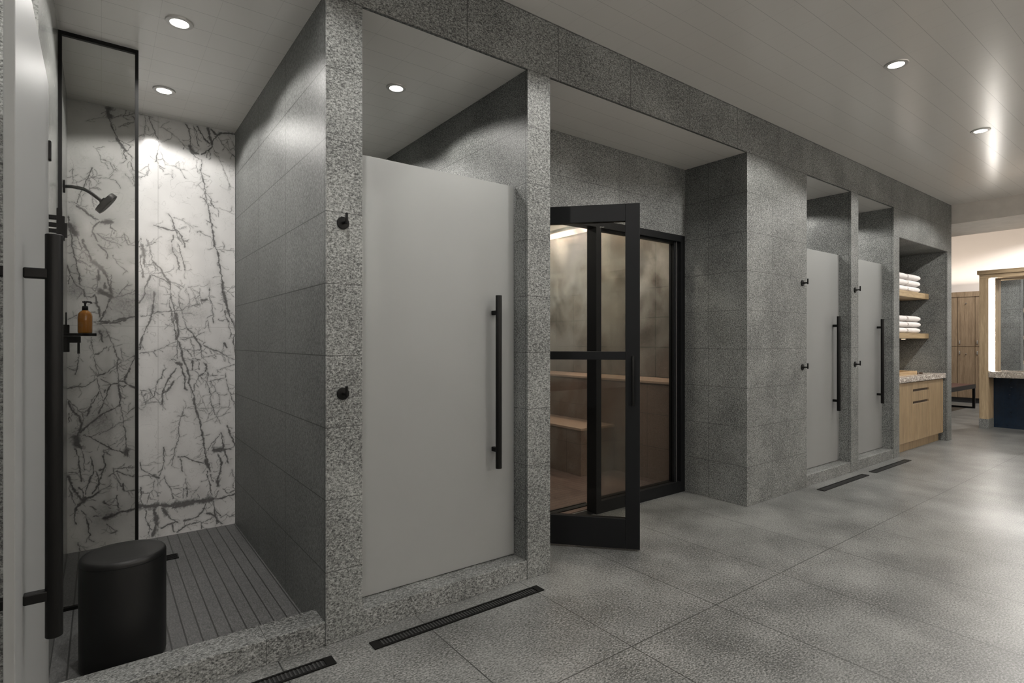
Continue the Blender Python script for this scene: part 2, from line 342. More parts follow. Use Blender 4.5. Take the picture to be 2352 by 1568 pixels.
# ------------------------------------------------------------------ veined marble slab (pattern carried by the slab's own colour attribute)
VEINS = {
(150,220,6.03): "6 555,160 600,240 620,330 650,440 700,550 750,640 810,740 840,880;18 600,180 615,290;12 700,590 800,720 840,760;4 740,610 850,670 900,700 860,770 940,870;4 905,930 920,1030 950,1150 965,1240;3 820,1080 880,1150 940,1220;3 670,960 720,1030;3 660,300 800,280 980,240 1200,290;2.5 740,430 900,380 980,360;2 290,350 400,320 520,300;6 370,1000 330,1100 280,1200 220,1350 160,1480;3 90,1220 180,1180 280,1150 400,1135 560,1135 700,1170;3 380,1040 385,1120 330,1160 340,1270 370,1470 380,1540;3 350,1280 430,1270 490,1300;3 100,1000 105,1100 110,1200;5 40,1470 120,1480 180,1530 260,1600;1.5 380,690 460,780 500,910 640,940",
(310,250,6.272): "6 195,100 215,180 270,290 320,430 350,520 345,590 310,680 290,760;3 370,600 410,740 430,810;3 345,820 425,860;2 430,800 600,845 740,885;4 145,110 145,250 125,390 85,385;3 355,260 400,265 500,330 620,430 740,560 780,600;2 205,790 205,880 170,960;3 540,890 545,990;6 730,210 770,290 790,450 790,560 840,660 870,700 960,740 955,900 970,1000 1010,1110 1020,1200 1090,1290 1130,1420;16 790,540 830,620 900,650;4 1010,1180 1030,1300 1060,1400 1070,1520 1075,1590;3 910,1090 970,1160 1020,1210;5 840,240 870,320 920,540;8 890,250 930,330 1000,440 1060,490;12 1050,280 1065,400 1100,500;10 1100,300 1170,380 1240,350 1340,350 1440,370;8 1160,390 1110,450 1100,540 1040,610 960,670;5 1190,400 1280,530 1370,620 1450,700;3 1330,450 1360,580;3 1400,470 1440,590;3 1060,620 1030,700;2 1120,580 1190,680 1270,810 1310,960 1380,1140;2 880,730 905,900;5 940,1260 1010,1310 1060,1380;1.5 1140,1420 1280,1460 1430,1520",
(150,470,5.807): "8 140,20 240,80 340,150 430,200;14 480,240 560,240 620,230;6 600,250 590,310 670,350;8 450,230 370,300 370,370 400,430 430,480;4 430,390 540,440 780,430;5 440,400 560,480 650,500 750,535;4 780,380 800,470 850,540 950,545;9 430,520 520,600 570,660 560,720;6 40,150 60,300 90,420 95,560 120,690 150,740 160,860 190,980;16 60,270 110,330 150,380;5 150,400 190,480 220,590;8 230,470 270,580 320,660 350,740;16 390,770 470,830 520,900;10 450,880 440,1000;10 530,900 570,1050 620,1180;20 470,1150 600,1220;14 520,1060 540,1110;4 150,730 230,750 350,830;3 250,850 330,890 420,905;3 120,580 220,610 310,670;4 420,940 420,1060 400,1150;5 620,930 610,1020 600,1100;4 680,1220 750,1150 800,1100 880,1070;4 640,1240 820,1190 930,1150;6 30,800 60,920 50,1050;7 60,930 140,1060 240,1140 260,1220 340,1230 400,1200;7 190,980 200,1070;3 200,1070 300,1100 400,1110;8 400,1200 410,1300 450,1380 460,1500;8 600,1250 560,1340 500,1480 460,1560;4 30,1540 160,1480;4 320,1430 400,1415;8 380,1560 560,1570 720,1530 950,1480;4 640,680 700,790 820,890",
(310,480,6.03): "7 455,70 520,150 550,260 620,360 680,450 700,530;8 260,220 420,270 500,290 560,290;8 540,360 510,450 520,590 580,670 610,830;6 600,480 630,600 665,730 700,850;5 560,300 600,400 660,480;3 520,110 600,130 760,210 810,270;4 600,270 700,270;4 850,320 890,310 960,350 1050,380;8 1030,20 1030,100 1050,200 1070,300 1090,400 1100,520 1140,600 1160,720 1190,880 1210,1000;5 980,160 1030,190;3 1130,560 1250,565 1380,580;12 1210,1000 1230,1150 1250,1260 1290,1400;7 1250,1400 1275,1568;7 1290,1400 1340,1568;3 1130,1040 1200,1030;4 1150,1300 1220,1320;2 1200,1220 1300,1140 1360,1060;5 1025,1080 1035,1200 1060,1350 1090,1568;16 100,500 120,560 120,640;6 120,640 130,800;5 75,400 80,500;6 75,650 90,800 110,900;12 110,900 110,940;5 60,515 190,495 290,465;5 165,420 200,520 230,660 250,740;5 140,770 240,780;9 250,740 350,840 400,930 460,1010 480,1050;5 250,780 280,850;3 120,885 230,900 370,880 460,880 540,845;6 240,910 300,940 400,980 470,1030;3 330,950 350,1060 450,1100 480,1130;3 480,1020 560,1020 680,1090;3 520,1030 650,1110;9 220,920 160,1060 120,1180 70,1300;8 270,1150 250,1300 240,1440 190,1568;5 80,1480 200,1470 320,1420 500,1410 650,1395 720,1350 890,1310;6 480,1060 490,1200 520,1290 545,1400 545,1568;6 480,1200 490,1300 500,1400 520,1568;12 560,1440 580,1568;5 605,1160 620,1330 650,1420 690,1568;4 710,1100 750,1230 750,1340;4 780,1100 830,1220 880,1310;3 755,1250 830,1215;3 890,1090 910,1220 930,1310;3 740,1080 820,1070 880,1040;12 940,1260 1000,1250",
(150,730,5.807): "5 30,945 150,915 260,910 380,830 430,810;4 340,260 370,450 400,620 440,780;9 460,750 530,730;5 430,830 460,950 520,1120;8 460,980 400,1070 350,1180 280,1300;7 520,1130 440,1270;7 690,870 600,890 560,1000 520,1130;5 690,540 700,700 700,870;5 550,180 600,300 680,430 700,560;4 560,720 700,620 850,540 940,495;3 580,740 700,670 790,625;8 930,500 890,620 850,720 800,820;4 755,400 770,560;8 700,840 780,840 850,890 950,940;7 700,890 780,930 800,900;8 700,890 720,1040 730,1150;5 730,1150 760,1310 800,1568;8 720,1170 580,1240 440,1330 300,1440 200,1520;4 800,1280 950,1170;3 450,1568 700,1420 900,1310;4 30,1090 130,1170 230,1280 240,1370;10 40,1120 100,1230 170,1300 220,1400 200,1500 160,1560;6 60,1270 50,1380;5 180,490 180,600 130,750;8 400,80 600,70 800,20;4 480,810 590,890;7 530,960 530,1000;10 470,180 490,320;5 390,490 450,480;3 320,650 410,750",
(310,730,5.807): "8 210,10 150,140 80,300 60,420;6 510,10 530,180 550,290;10 560,10 570,200 555,290;4 60,475 320,420 540,320;4 650,10 680,120;8 680,130 770,210 840,320 880,370;4 570,155 690,150;4 590,265 700,270 820,240 930,195;5 560,300 565,420 565,540;8 570,310 620,400 640,540 690,690;5 620,400 700,440 760,520;4 640,410 780,430 880,420;4 740,270 780,400 790,530;5 600,290 650,290 690,290;5 880,380 890,480 900,540;5 640,570 770,550 880,560;11 760,580 760,690;8 920,600 970,650 930,720 850,780;6 860,600 860,680;5 920,360 1040,420 1160,470 1250,520 1330,560;3 920,370 1060,440 1160,470;3 900,530 1080,490 1160,480;8 490,550 540,570;12 560,600 600,620;8 550,680 480,770 430,850 390,920 370,1000 370,1150;8 520,840 480,920 440,970 380,1000;5 430,680 380,690 350,800 290,840 270,960 265,1060;8 600,640 650,780 670,930 700,960;10 690,690 715,780 720,860;8 720,860 780,1010 800,1180;9 800,1180 850,1330 870,1420 890,1568;5 850,790 800,900 790,980;4 800,700 860,780 930,830 960,860;5 970,720 965,880 1000,1020 1000,1110 1050,1200;4 1010,830 1080,980 1120,1050 1130,1200;4 1000,1010 1080,980;4 990,850 1080,820 1180,800;4 960,770 1100,760;3 1090,700 1330,620;3 1090,690 1110,730;4 1210,740 1220,870 1280,1020 1340,1160;4 1280,1020 1340,1010;2 650,1200 1280,1198;4 645,1200 620,1300 580,1470 590,1568;6 580,1300 650,1300;4 1050,1200 1070,1290 1140,1400;2 850,980 890,1090 950,1190;5 1230,10 1260,150 1290,260;6 1290,10 1300,70;10 1340,60 1340,160;6 1330,230 1310,320 1330,480;8 1200,340 1220,390;4 70,960 120,970 200,1000 260,1050 150,1110 130,1150 110,1050 90,980;3 80,1165 260,1120 400,1130;6 200,950 220,1010;3 970,30 1000,180;6 1240,1430 1290,1568;2 900,1400 1100,1320 1270,1260",
(150,990,5.407): "7 230,40 340,100 450,150 590,220 740,270;5 740,10 755,150 765,280;14 765,240 765,290;4 590,215 470,225 480,255 550,285;20 130,60 150,150 200,200;6 120,230 170,370 185,430 175,520 195,620;5 200,220 230,330 235,480;7 320,320 355,420 350,500 300,590 270,680 250,790;6 365,500 410,590 420,640;7 475,310 490,420 450,530 420,650 390,700 340,770;8 420,480 460,470;4 35,515 140,515;9 40,560 70,640 100,710 150,800 200,860;5 45,700 100,870 115,920;6 160,700 215,750 220,830;14 250,830 210,880 150,930 130,970;8 250,830 340,810 420,750;3 420,750 580,655;7 120,980 125,1150;6 200,980 250,1050 280,1150 310,1290;20 470,1080 560,1060 650,1020;10 650,1010 760,990 850,970 900,930;5 350,1050 430,1060;5 630,500 720,530 880,560;5 540,550 610,520;5 600,470 640,600 710,700;8 710,650 725,740;4 725,740 870,740;4 600,460 880,450;6 640,800 650,950;5 480,880 540,920 640,920;5 310,940 380,985;4 510,1160 650,1240 560,1270;5 150,1390 175,1490",
(310,990,6.03): "7 70,430 100,530 230,610 300,640 340,660;5 60,620 180,620 300,640;4 270,680 250,820 190,860 100,860;4 190,860 175,1000;5 270,820 320,910;6 80,780 85,950 110,1010;24 60,1040 200,1040 350,1030 500,1030 650,1000 800,975 950,955 1080,940;8 1080,940 1250,910 1390,870;16 380,1060 430,1130;16 540,1050 800,1000;7 160,1100 150,1200 200,1310 230,1370;16 270,1090 300,1200 280,1350 240,1440;8 430,1130 500,1210 600,1270;8 370,1340 500,1290 580,1250;7 580,1400 700,1300 900,1240;10 680,1240 850,1190 930,1120 960,1060;6 520,1300 530,1400;6 910,1250 920,1340;6 990,980 950,1080;10 1000,1130 1100,1170 1150,1250 1220,1280;6 1080,950 1100,1080 1190,1170;5 900,1260 1000,1240 1080,1190;4 1180,1200 1280,1150 1320,1190 1390,1150;8 1100,1100 1140,1280;5 210,1350 300,1350;5 200,1350 190,1470;5 610,10 600,120 550,270 510,480;6 410,220 400,300;5 400,280 390,450 340,630;9 920,10 950,130 965,280 1000,400 1040,560;14 980,400 1010,500;6 1000,560 1030,700 1070,880;6 1050,600 1090,700;7 600,350 700,355 800,410 950,445;6 630,380 660,550;18 1090,260 1170,260 1220,240;8 1150,320 1200,430 1180,600 1140,680;14 1140,690 1140,760;6 1150,830 1120,910;8 1200,20 1230,180 1240,260 1300,440;8 1230,250 1330,250;7 1310,10 1390,200;4 1200,20 1090,150 980,300;3 820,390 950,330;5 400,630 490,790 520,930;4 530,795 620,785 780,800;10 725,780 730,900;5 705,650 720,750;4 670,800 665,930;5 880,880 900,930;3 900,775 800,880;5 1340,530 1380,650 1350,780;5 1220,800 1280,860 1390,820;3 80,470 230,460",
}
CLOUDS = [(288,700,34,.5),(170,668,18,.5),(168,523,12,.6),(343,680,24,.5),(430,715,24,.3),(352,705,16,.4),(226,968,30,.5),(232,765,16,.5),
          (395,820,28,.22),(455,720,26,.25),(480,650,12,.3),(178,1000,18,.5),(250,240,12,.5),(200,960,22,.3),(300,600,10,.3),(395,575,8,.4),
          (240,1180,30,.3),(450,1130,18,.2),(330,940,24,.2)]
def vnoise(nx, nz, cell, rng):
    """smooth value noise on an nz x nx lattice"""
    gx, gz = int(nx / cell) + 3, int(nz / cell) + 3
    g = rng.random((gz, gx)); x = np.arange(nx) / cell; z = np.arange(nz) / cell
    xi, zi = x.astype(int), z.astype(int); fx, fz = x - xi, z - zi
    fx = fx * fx * (3 - 2 * fx); fz = fz * fz * (3 - 2 * fz)
    a = g[np.ix_(zi, xi)]; b = g[np.ix_(zi, xi + 1)]; c = g[np.ix_(zi + 1, xi)]; d = g[np.ix_(zi + 1, xi + 1)]
    fx = fx[None, :]; fz = fz[:, None]
    return (a * (1 - fx) + b * fx) * (1 - fz) + (c * (1 - fx) + d * fx) * fz
def marble_slab():
    S = .0022; x0, x1 = XL, .742; nx = int((x1 - x0) / S) + 1; nz = int(ZS / S) + 1
    rng = np.random.default_rng(3)
    X = x0 + np.arange(nx) * S; Z = np.arange(nz) * S
    XX, ZZ = np.meshgrid(X, Z)
    def fr(cs, ws): return sum(w * (vnoise(nx, nz, c, rng) - .5) * 2 for c, w in zip(cs, ws))
    WX = XX + fr((26, 11, 5, 2.5), (.004, .003, .0028, .0018)); WZ = ZZ + fr((26, 11, 5, 2.5), (.004, .003, .0028, .0018))
    wm = .85 + .75 * fr((14, 6, 3), (.5, .4, .3))
    dark = np.zeros_like(XX)
    paths = []
    for (ox, oy, sc), txt in VEINS.items():
        for item in txt.split(';'):
            a = item.split(); w = float(a[0]); pts = []
            for q in a[1:]:
                u, v = q.split(','); pts.append(wall_uv(ox + float(u) / sc, oy + float(v) / sc, YB))
            paths.append((sc, w, pts))
    for sc, w, pts in list(paths):                       # fine side cracks leaving every vein
        for (ax, az), (bx, bz) in zip(pts, pts[1:]):
            L = math.hypot(bx - ax, bz - az)
            for _ in range(int(L / .035 + rng.random() * 1.2)):
                t = rng.random(); px, pz = ax + (bx - ax) * t, az + (bz - az) * t
                an = math.atan2(bz - az, bx - ax) + (1 if rng.random() < .5 else -1) * rng.uniform(.35, 1.3)
                br = [(px, pz)]
                for _k in range(int(rng.integers(2, 5))):
                    st = rng.uniform(.006, .022); px += st * math.cos(an); pz += st * math.sin(an); br.append((px, pz)); an += rng.uniform(-.7, .7)
                paths.append((sc, rng.uniform(1.2, 3.2), br))
    if True:
        for sc, w, pts in paths:
            hw = w / sc / 400.0 * (1.5 if w < 8 else 1.9 if w < 12 else 2.5) + .0006
            for (ax, az), (bx, bz) in zip(pts, pts[1:]):
                mg = hw * 3 + .03
                i0 = max(0, int((min(ax, bx) - mg - x0) / S)); i1 = min(nx, int((max(ax, bx) + mg - x0) / S) + 1)
                j0 = max(0, int((min(az, bz) - mg) / S)); j1 = min(nz, int((max(az, bz) + mg) / S) + 1)
                if i1 <= i0 or j1 <= j0: continue
                px = WX[j0:j1, i0:i1] - ax; pz = WZ[j0:j1, i0:i1] - az
                dx, dz = bx - ax, bz - az; L2 = dx * dx + dz * dz + 1e-12
                t = np.clip((px * dx + pz * dz) / L2, 0, 1)
                d = np.hypot(px - t * dx, pz - t * dz)
                ww = hw * np.clip(wm[j0:j1, i0:i1], .25, 2.2)
                k = np.clip(1.35 - d / ww, 0, 1) * (min(1, .62 + w * .06))
                halo = .22 * np.exp(-(d / (hw * 3.2)) ** 2)
                dark[j0:j1, i0:i1] = np.maximum(dark[j0:j1, i0:i1], np.maximum(k, halo))
    grit = fr((3, 1.7), (.5, .5)); cl = np.zeros_like(XX)
    for u, v, r, s in CLOUDS:
        cx, cz = wall_uv(u, v, YB); rr = r / 400.0
        d = np.hypot((WX - cx) * 1.0, (WZ - cz)); cl = np.maximum(cl, s * np.exp(-(d / rr) ** 2) * (1 + .7 * grit))
    # hairline network
    hair = np.zeros_like(XX)
    for c in (44, 30, 18):
        n = fr((c, c / 2, c / 4), (.6, .3, .2)); hair = np.maximum(hair, np.clip(1 - np.abs(n - .1) / .018, 0, 1) * .42 * np.clip(vnoise(nx, nz, 50, rng) * 2 - .6, 0, 1))
    base = .64 + .05 * fr((60, 20), (.6, .4))
    vein = .06 + .05 * (grit + 1)
    k = np.clip(np.maximum(dark * (1 + .18 * grit), hair), 0, 1)
    val = base * (1 - cl * .8) ; val = val * (1 - k) + vein * k
    jx, _ = wall_uv(363, 784, YB); jz = 1.25 - (752 - 784) / F * 3.75
    val = np.where(np.abs(XX - jx) < .0028, val * .82 + .02, val); val = np.where(np.abs(ZZ - jz) < .0028, val * .8, val)
    rgb = np.stack([val, val * .995, val * .985, np.ones_like(val)], -1).reshape(-1, 4)
    me = bpy.data.meshes.new('wall_marble'); nv = nx * nz
    co = np.stack([XX, np.full_like(XX, YB), ZZ], -1).reshape(-1, 3)
    idx = np.arange(nv).reshape(nz, nx)
    q = np.stack([idx[:-1, :-1], idx[:-1, 1:], idx[1:, 1:], idx[1:, :-1]], -1).reshape(-1, 4)
    me.vertices.add(nv); me.vertices.foreach_set('co', co.ravel().astype(np.float32))
    me.loops.add(q.size); me.loops.foreach_set('vertex_index', q.ravel().astype(np.int32))
    me.polygons.add(len(q)); me.polygons.foreach_set('loop_start', (np.arange(len(q)) * 4).astype(np.int32))
    me.update(calc_edges=True)
    at = me.color_attributes.new('veins', 'FLOAT_COLOR', 'POINT'); at.data.foreach_set('color', rgb.ravel().astype(np.float32))
    m, nt, b, out = new_mat('veined_marble')
    a = N(nt, 'ShaderNodeAttribute', attribute_name='veins'); nt.links.new(a.outputs[0], b.inputs['Base Color'])
    b.inputs['Roughness'].default_value = .16
    me.materials.append(m)
    o = bpy.data.objects.new('wall_marble', me); COL.objects.link(o); o['kind'] = 'structure'
marble_slab()

# ------------------------------------------------------------------ frosted shower doors
DY = 2.38; DT = .018; DW = .888; DZ0, DZ1 = .103, 2.088
def shower_door():
    """hinge axis at the empty, leaf along local +x, outside face towards local -y"""
    t = empty('shower_door', (0, 0, 0), '', 'shower door', 'frosted glass shower doors')
    MB().box(.004, 0, DZ0, DW, DT, DZ1, .002).build('glass_panel', FROST, t)
    for z in (1.872, 1.37, .87, .37):
        MB().box(-.006, -.001, z - .032, .018, DT + .007, z + .032, .003).build('hinge', BLACK, t)
    for s in (-1, 1):
        y = (-.052 if s < 0 else DT + .052); x = DW - .138
        y0 = 0 if s < 0 else DT
        h = MB().cyl((x, y, .592), (x, y, 1.489), .0160, bev=.002).build('handle', BLACK, t, True)
        for z in (.687, 1.400):
            MB().box(x - .011, min(y, y0), z - .0115, x + .011, max(y, y0), z + .0115, .003).build('standoff', BLACK, h)
    return t
d = shower_door(); doors = [d, copy_tree(d), copy_tree(d), copy_tree(d)]
# first leaf swung open a quarter turn, towards the camera: its outside face looks left
doors[0].location = (-.1525, 2.350, 0); doors[0].rotation_euler = (0, 0, -math.pi / 2)
for o, x, lab in ((doors[1], .905, 'large closed frosted glass shower door in the nearest closed stall, right of the open marble shower'),
                  (doors[2], 4.862, 'closed frosted glass shower door of the farther pair, the one nearer the steam room'),
                  (doors[3], 5.906, 'closed frosted glass shower door of the farther pair, the one beside the towel niche')):
    o.location = (x, DY, 0); o['label'] = lab
doors[0]['label'] = 'frosted glass shower door swung open, seen nearly edge-on at the left of the marble shower'

# ------------------------------------------------------------------ shower 1 contents
t = empty('shower_screen', (XL, 3.28, 0), 'fixed clear glass screen with thin black frame standing inside the marble shower', 'glass screen')
def loc(mb, o): 
    """move world-space geometry under its parent's origin"""
    bmesh.ops.translate(mb.bm, verts=mb.bm.verts[:], vec=-Vector(o.location)); return mb
XR, _ = wall_uv(318, 784, 3.28)
loc(MB().box(XL + .006, 3.276, .01, XR - .006, 3.284, 2.67), t).build('glass_pane', SHOWGL, t)
loc(MB().box(XL, 3.272, .003, XL + .014, 3.29, ZS), t).build('side_channel', BLACK, t)
loc(MB().box(XR - .014, 3.272, .003, XR, 3.29, ZS), t).build('edge_post', BLACK, t)
loc(MB().box(XL + .014, 3.272, ZS - .018, XR - .014, 3.29, ZS), t).build('top_rail', BLACK, t)
loc(MB().box(XL + .014, 3.272, .003, XR - .014, 3.29, .018), t).build('bottom_rail', BLACK, t)

t = empty('wall_shower', (XL, 3.73, 2.066), 'black shower head on a curved arm, high on the left wall of the marble shower', 'shower head')
loc(MB().cyl((XL, 3.73, 2.066), (XL + .008, 3.73, 2.066), .034, bev=.002), t).build('wall_flange', BLACK, t, True)
def wp(u, v, y=3.73): x, z = wall_uv(u, v, y); return Vector((x, y, z))
arm = [wp(*q) for q in ((149, 428), (165, 428.5), (180, 431), (192, 434), (203, 439.5), (215, 447.5), (226, 456), (234, 461.5))]
loc(MB().tube(arm, .0088), t).build('arm', BLACK, t, True)
f0, f1, b0, b1 = wp(228.6, 490), wp(270, 452), wp(218, 482.5), wp(257.7, 442.7)
cf, cb = (f0 + f1) / 2, (b0 + b1) / 2; ax = (cf - cb).normalized(); R = (f1 - f0).length / 2
hd = loc(MB().cyl(cb - ax * .012, cb + ax * .002, .016, .024).cyl(cb, cf, R * .97, R, 48, .003), t).build('shower_head', BLACK, t, True)
loc(MB().cyl(cf, cf + ax * .0015, R * .88, R * .88, 40), t).build('nozzle_face', RUBBER, hd, True)

t = empty('shower_shelf', (XL, 3.73, 1.22), 'black wall-mounted shower shelf with control block on the left wall of the marble shower', 'shelf')
def blk(u0, v0, u1, v1, y0, y1, wall=False):
    a, b2 = wp(u0, v0), wp(u1, v1); return (XL if wall else a.x, y0, min(a.z, b2.z), b2.x, y1, max(a.z, b2.z), .0015)
PL = blk(146, 765, 222, 771.5, 3.66, 3.80, True)
loc(MB().box(*PL), t).build('shelf_plate', BLACK, t)
loc(MB().box(*blk(146, 745.5, 159.5, 764.8, 3.69, 3.77, True)).box(*blk(146, 771.7, 159.5, 808, 3.69, 3.77, True)), t).build('control_block', BLACK, t)
loc(MB().box(*blk(159.6, 771.7, 185.5, 787, 3.70, 3.76)), t).build('diverter_block', BLACK, t)
loc(MB().box(*blk(177.5, 787, 183.5, 812, 3.722, 3.738)), t).build('lever', BLACK, t)
loc(MB().box(*blk(150, 717, 153.5, 745.5, 3.722, 3.738)), t).build('riser', BLACK, t)

bc = wp(195.5, 765)
bx, by, bz = bc.x, 3.73, PL[5] + .0003
t = empty('soap_bottle', (bx, by, bz), 'amber pump soap bottle with black pump standing on the black shower shelf', 'bottle')
MB().lathe([(.028, 0), (.031, .003), (.032, .01), (.032, .092), (.030, .104), (.024, .114), (.016, .120), (.013, .123)]).build('bottle_body', AMBER, t, True)
MB().lathe([(.0135, .119), (.0135, .142), (.011, .146)]).build('collar', BLACK, t, True)
p = MB().lathe([(.005, .144), (.005, .158), (.008, .162), (.008, .170), (.006, .173)]).build('pump_head', BLACK, t, True)
MB().tube([(-.012, 0, .167), (.010, 0, .169), (.024, 0, .167), (.028, 0, .160)], .0045, 14).build('spout', BLACK, p, True)

t = empty('wall_bracket', (XL, 2.42, 1.6), 'small stepped black metal bracket on the wall just above the open door handle', 'bracket')
def slab(u0, v0, u1, v1, y0=2.41, y1=2.43):
    a, zt = wall_uv(u0, v0, 2.42); b, _ = wall_uv(u1, v0, 2.42); _, zb = wall_uv((u0 + u1) / 2, v1, 2.42)
    return (a, y0, zb, b, y1, zt)
loc(MB().box(*slab(130, 478, 143, 552)).box(*slab(142.5, 497, 149, 552)).box(*slab(148.5, 513, 154.5, 545)), t).build('stepped_plate', BLACK, t)
for v0, v1 in ((494, 503), (511, 520), (525, 533), (538, 546)):
    a = slab(114, v0, 131, v1)
    loc(MB().box(XL, a[1] - .002, a[2], a[3], a[4] + .002, a[5]), t).build('bar', BLACK, t)
loc(MB().box(XL, 2.405, slab(112, 494, 114, 530)[2], XL + .003, 2.435, slab(112, 494, 114, 530)[5]), t).build('wall_plate', BLACK, t)

# stool: a solid oval drum
def stool():
    t = empty('shower_stool', (.075, 2.655, .003), 'solid black drum stool standing behind the curb of the marble shower', 'stool')
    def ring(bm, a, b, z, n=96):
        vs = []
        for k in range(n):
            th = 2 * math.pi * k / n; c, s = math.cos(th), math.sin(th); e = 2 / 2.1
            vs.append(bm.verts.new((a * math.copysign(abs(c) ** e, c), b * math.copysign(abs(s) ** e, s), z)))
        return vs
    def shell(prof, name, mat, parent):
        m = MB(); rings = [ring(m.bm, a, b, z) for a, b, z in prof]
        for A, B in zip(rings, rings[1:]):
            for k in range(96): m.bm.faces.new((A[k], A[(k + 1) % 96], B[(k + 1) % 96], B[k]))
        m.bm.faces.new(list(reversed(rings[0]))); m.bm.faces.new(rings[-1])
        return m.build(name, mat, parent, True)
    a, b = .142, .138
    shell([(a - .012, b - .012, 0), (a - .003, b - .003, .006), (a, b, .02), (a, b, .398)], 'drum', STOOLM, t)
    shell([(a, b, .399), (a, b, .408), (a - .002, b - .002, .414), (a - .006, b - .006, .419), (a - .012, b - .012, .4205), (a - .03, b - .03, .419), (a - .08, b - .07, .4175)], 'seat_top', STOOLM, t)
stool()

t = empty('floor_drain', (.322, 3.73, .003), 'small square black drain grate in the floor behind the black stool', 'drain')
m = MB()
for a in (-.042, .036): m.box(a, -.042, 0, a + .006, .042, .004)
for a in (-.042, .036): m.box(-.036, a, 0, .036, a + .006, .004)
m.build('frame', BLACK, t)
MB().box(-.036, -.036, 0, .036, .036, .0015).build('pit', RUBBER, t)
m = MB()
for k in range(5): m.box(-.036, -.031 + k * .0135, .0015, .036, -.025 + k * .0135, .0035)
m.build('slats', BLACK, t)

# linear drains in front of each shower
GRATE = plain('grate_slat', (.05, .05, .05), .4, .4)
def drain(x0, x1, label, n):
    t = empty('linear_drain', (x0, 2.118, 0), label, 'drain', 'linear floor drains in front of the showers')
    L, W = x1 - x0, .063
    MB().box(0, 0, 0, L, W, .0012).build('pit', RUBBER, t)
    MB().box(0, 0, .0012, L, .009, .005).box(0, W - .009, .0012, L, W, .005).box(0, .009, .0012, .035, W - .009, .005).box(L - .035, .009, .0012, L, W - .009, .005).build('frame', BLACK, t)
    m = MB(); k = 0; x = .042
    while x < L - .045: m.box(x, .012, .0012, x + .006, W - .012, .0042); x += .0145
    m.build('slats', GRATE, t)
drain(-.155, .735, 'black slotted linear drain in the floor before the open marble shower, cut by the frame', 60)
drain(.892, 1.787, 'long black slotted linear drain in the floor before the nearest closed shower door', 60)
drain(4.84, 5.745, 'thin black linear drain in the floor by the farther pair of doors, the nearer one', 60)
drain(5.905, 6.82, 'thin black linear drain in the floor near the oak towel cabinet, the farthest one', 60)

# robe hooks
def hook():
    t = empty('robe_hook', (0, 0, 0), '', 'hook', 'black robe hooks beside the shower doors')
    MB().cyl((0, 0, 0), (0, -.007, 0), .026, bev=.0015).build('backplate', BLACK, t, True)
    MB().cyl((0, -.006, 0), (0, -.046, 0), .006).build('post', BLACK, t, True)
    MB().cyl((0, -.047, -.012), (0, -.047, .034), .0058, bev=.001).build('peg', BLACK, t, True)
    return t
hk = hook()
places = [((.813, YW, 1.745), 'upper black robe hook on the stone pier left of the large closed door'),
          ((.813, YW, 1.032), 'lower black robe hook on the stone pier left of the large closed door'),
          ((4.775, YW, 1.745), 'upper black robe hook on the wide pier, left of the farther pair of doors'),
          ((4.775, YW, 1.032), 'lower black robe hook on the wide pier, left of the farther pair of doors'),
          ((5.82, YW, 1.745), 'upper black robe hook on the narrow pier between the two far doors'),
          ((5.82, YW, 1.032), 'lower black robe hook on the narrow pier between the two far doors')]
for i, (l, lab) in enumerate(places):
    o = hk if i == 0 else copy_tree(hk)
    o.location = l; o['label'] = lab

# ------------------------------------------------------------------ steam room glazing
t = empty('glazed_screen', (1.956, 2.82, 0), 'black framed fixed glass screen closing the steam room, behind the open framed door', 'glass screen')
FY0, FY1 = 2.822, 2.917
loc(MB().box(1.957, FY0, 0, 1.985, FY1, 2.128), t).build('hinge_post', BLACKFR, t)
loc(MB().box(2.871, FY0, 0, 2.922, FY1, 2.078), t).build('centre_post', BLACKFR, t)
loc(MB().box(3.862, FY0, 0, 3.915, FY1, 2.078), t).build('wall_post', BLACKFR, t)
loc(MB().box(1.985, FY0, 2.078, 3.915, FY1, 2.128), t).build('header', BLACKFR, t)
loc(MB().box(2.922, FY0, 0, 3.862, FY1, .088), t).build('bottom_rail', BLACKFR, t)
loc(MB().box(2.922, 2.862, .088, 3.80, 2.872, 2.078), t).build('glass_pane', STEAMGL, t)
loc(MB().box(3.80, 2.845, .088, 3.822, 2.895, 2.078).box(2.922, 2.85, 2.062, 3.80, 2.89, 2.078), t).build('glazing_bead', BLACKFR, t)
loc(MB().box(3.826, 2.838, .088, 3.829, 2.846, 2.078), t).build('seal_strip', CHROME, t)
loc(MB().box(1.985, FY0 + .02, 0, 2.871, FY1, .006), t).build('threshold', BLACKFR, t)

hx, hy = 1.990, 2.808
ang = math.atan2(2.165 - hy, 2.568 - hx)
LD = math.hypot(2.568 - hx, 2.165 - hy)
t = empty('steam_room_door', (hx, hy, 0), 'black framed glass steam room door standing half open with a middle rail', 'door', rz=ang)
TK = .042
def leaf(x0, z0, x1, z1, name, mat=BLACKFR, y0=0, y1=TK, b=.002, par=t): return MB().box(x0, y0, z0, x1, y1, z1, b).build(name, mat, par)
leaf(0, .012, .085, 2.074, 'stile'); leaf(LD - .085, .012, LD, 2.074, 'stile')
leaf(.085, 1.970, LD - .085, 2.074, 'top_rail'); leaf(.085, .012, LD - .085, .190, 'bottom_rail')
leaf(.085, 1.140, LD - .085, 1.190, 'middle_rail')
leaf(.085, .190, LD - .085, 1.140, 'glass_pane', STEAMGL, .016, .024, 0)
leaf(.085, 1.190, LD - .085, 1.970, 'glass_pane', STEAMGL, .016, .024, 0)
hx2 = LD - .042
hh = MB().cyl((hx2, -.028, .868), (hx2, -.028, 1.165), .0075, bev=.002).build('handle', BLACK, t, True)
for z in (.885, 1.148): MB().cyl((hx2, -.028, z), (hx2, 0, z), .0065).build('standoff', BLACK, hh, True)
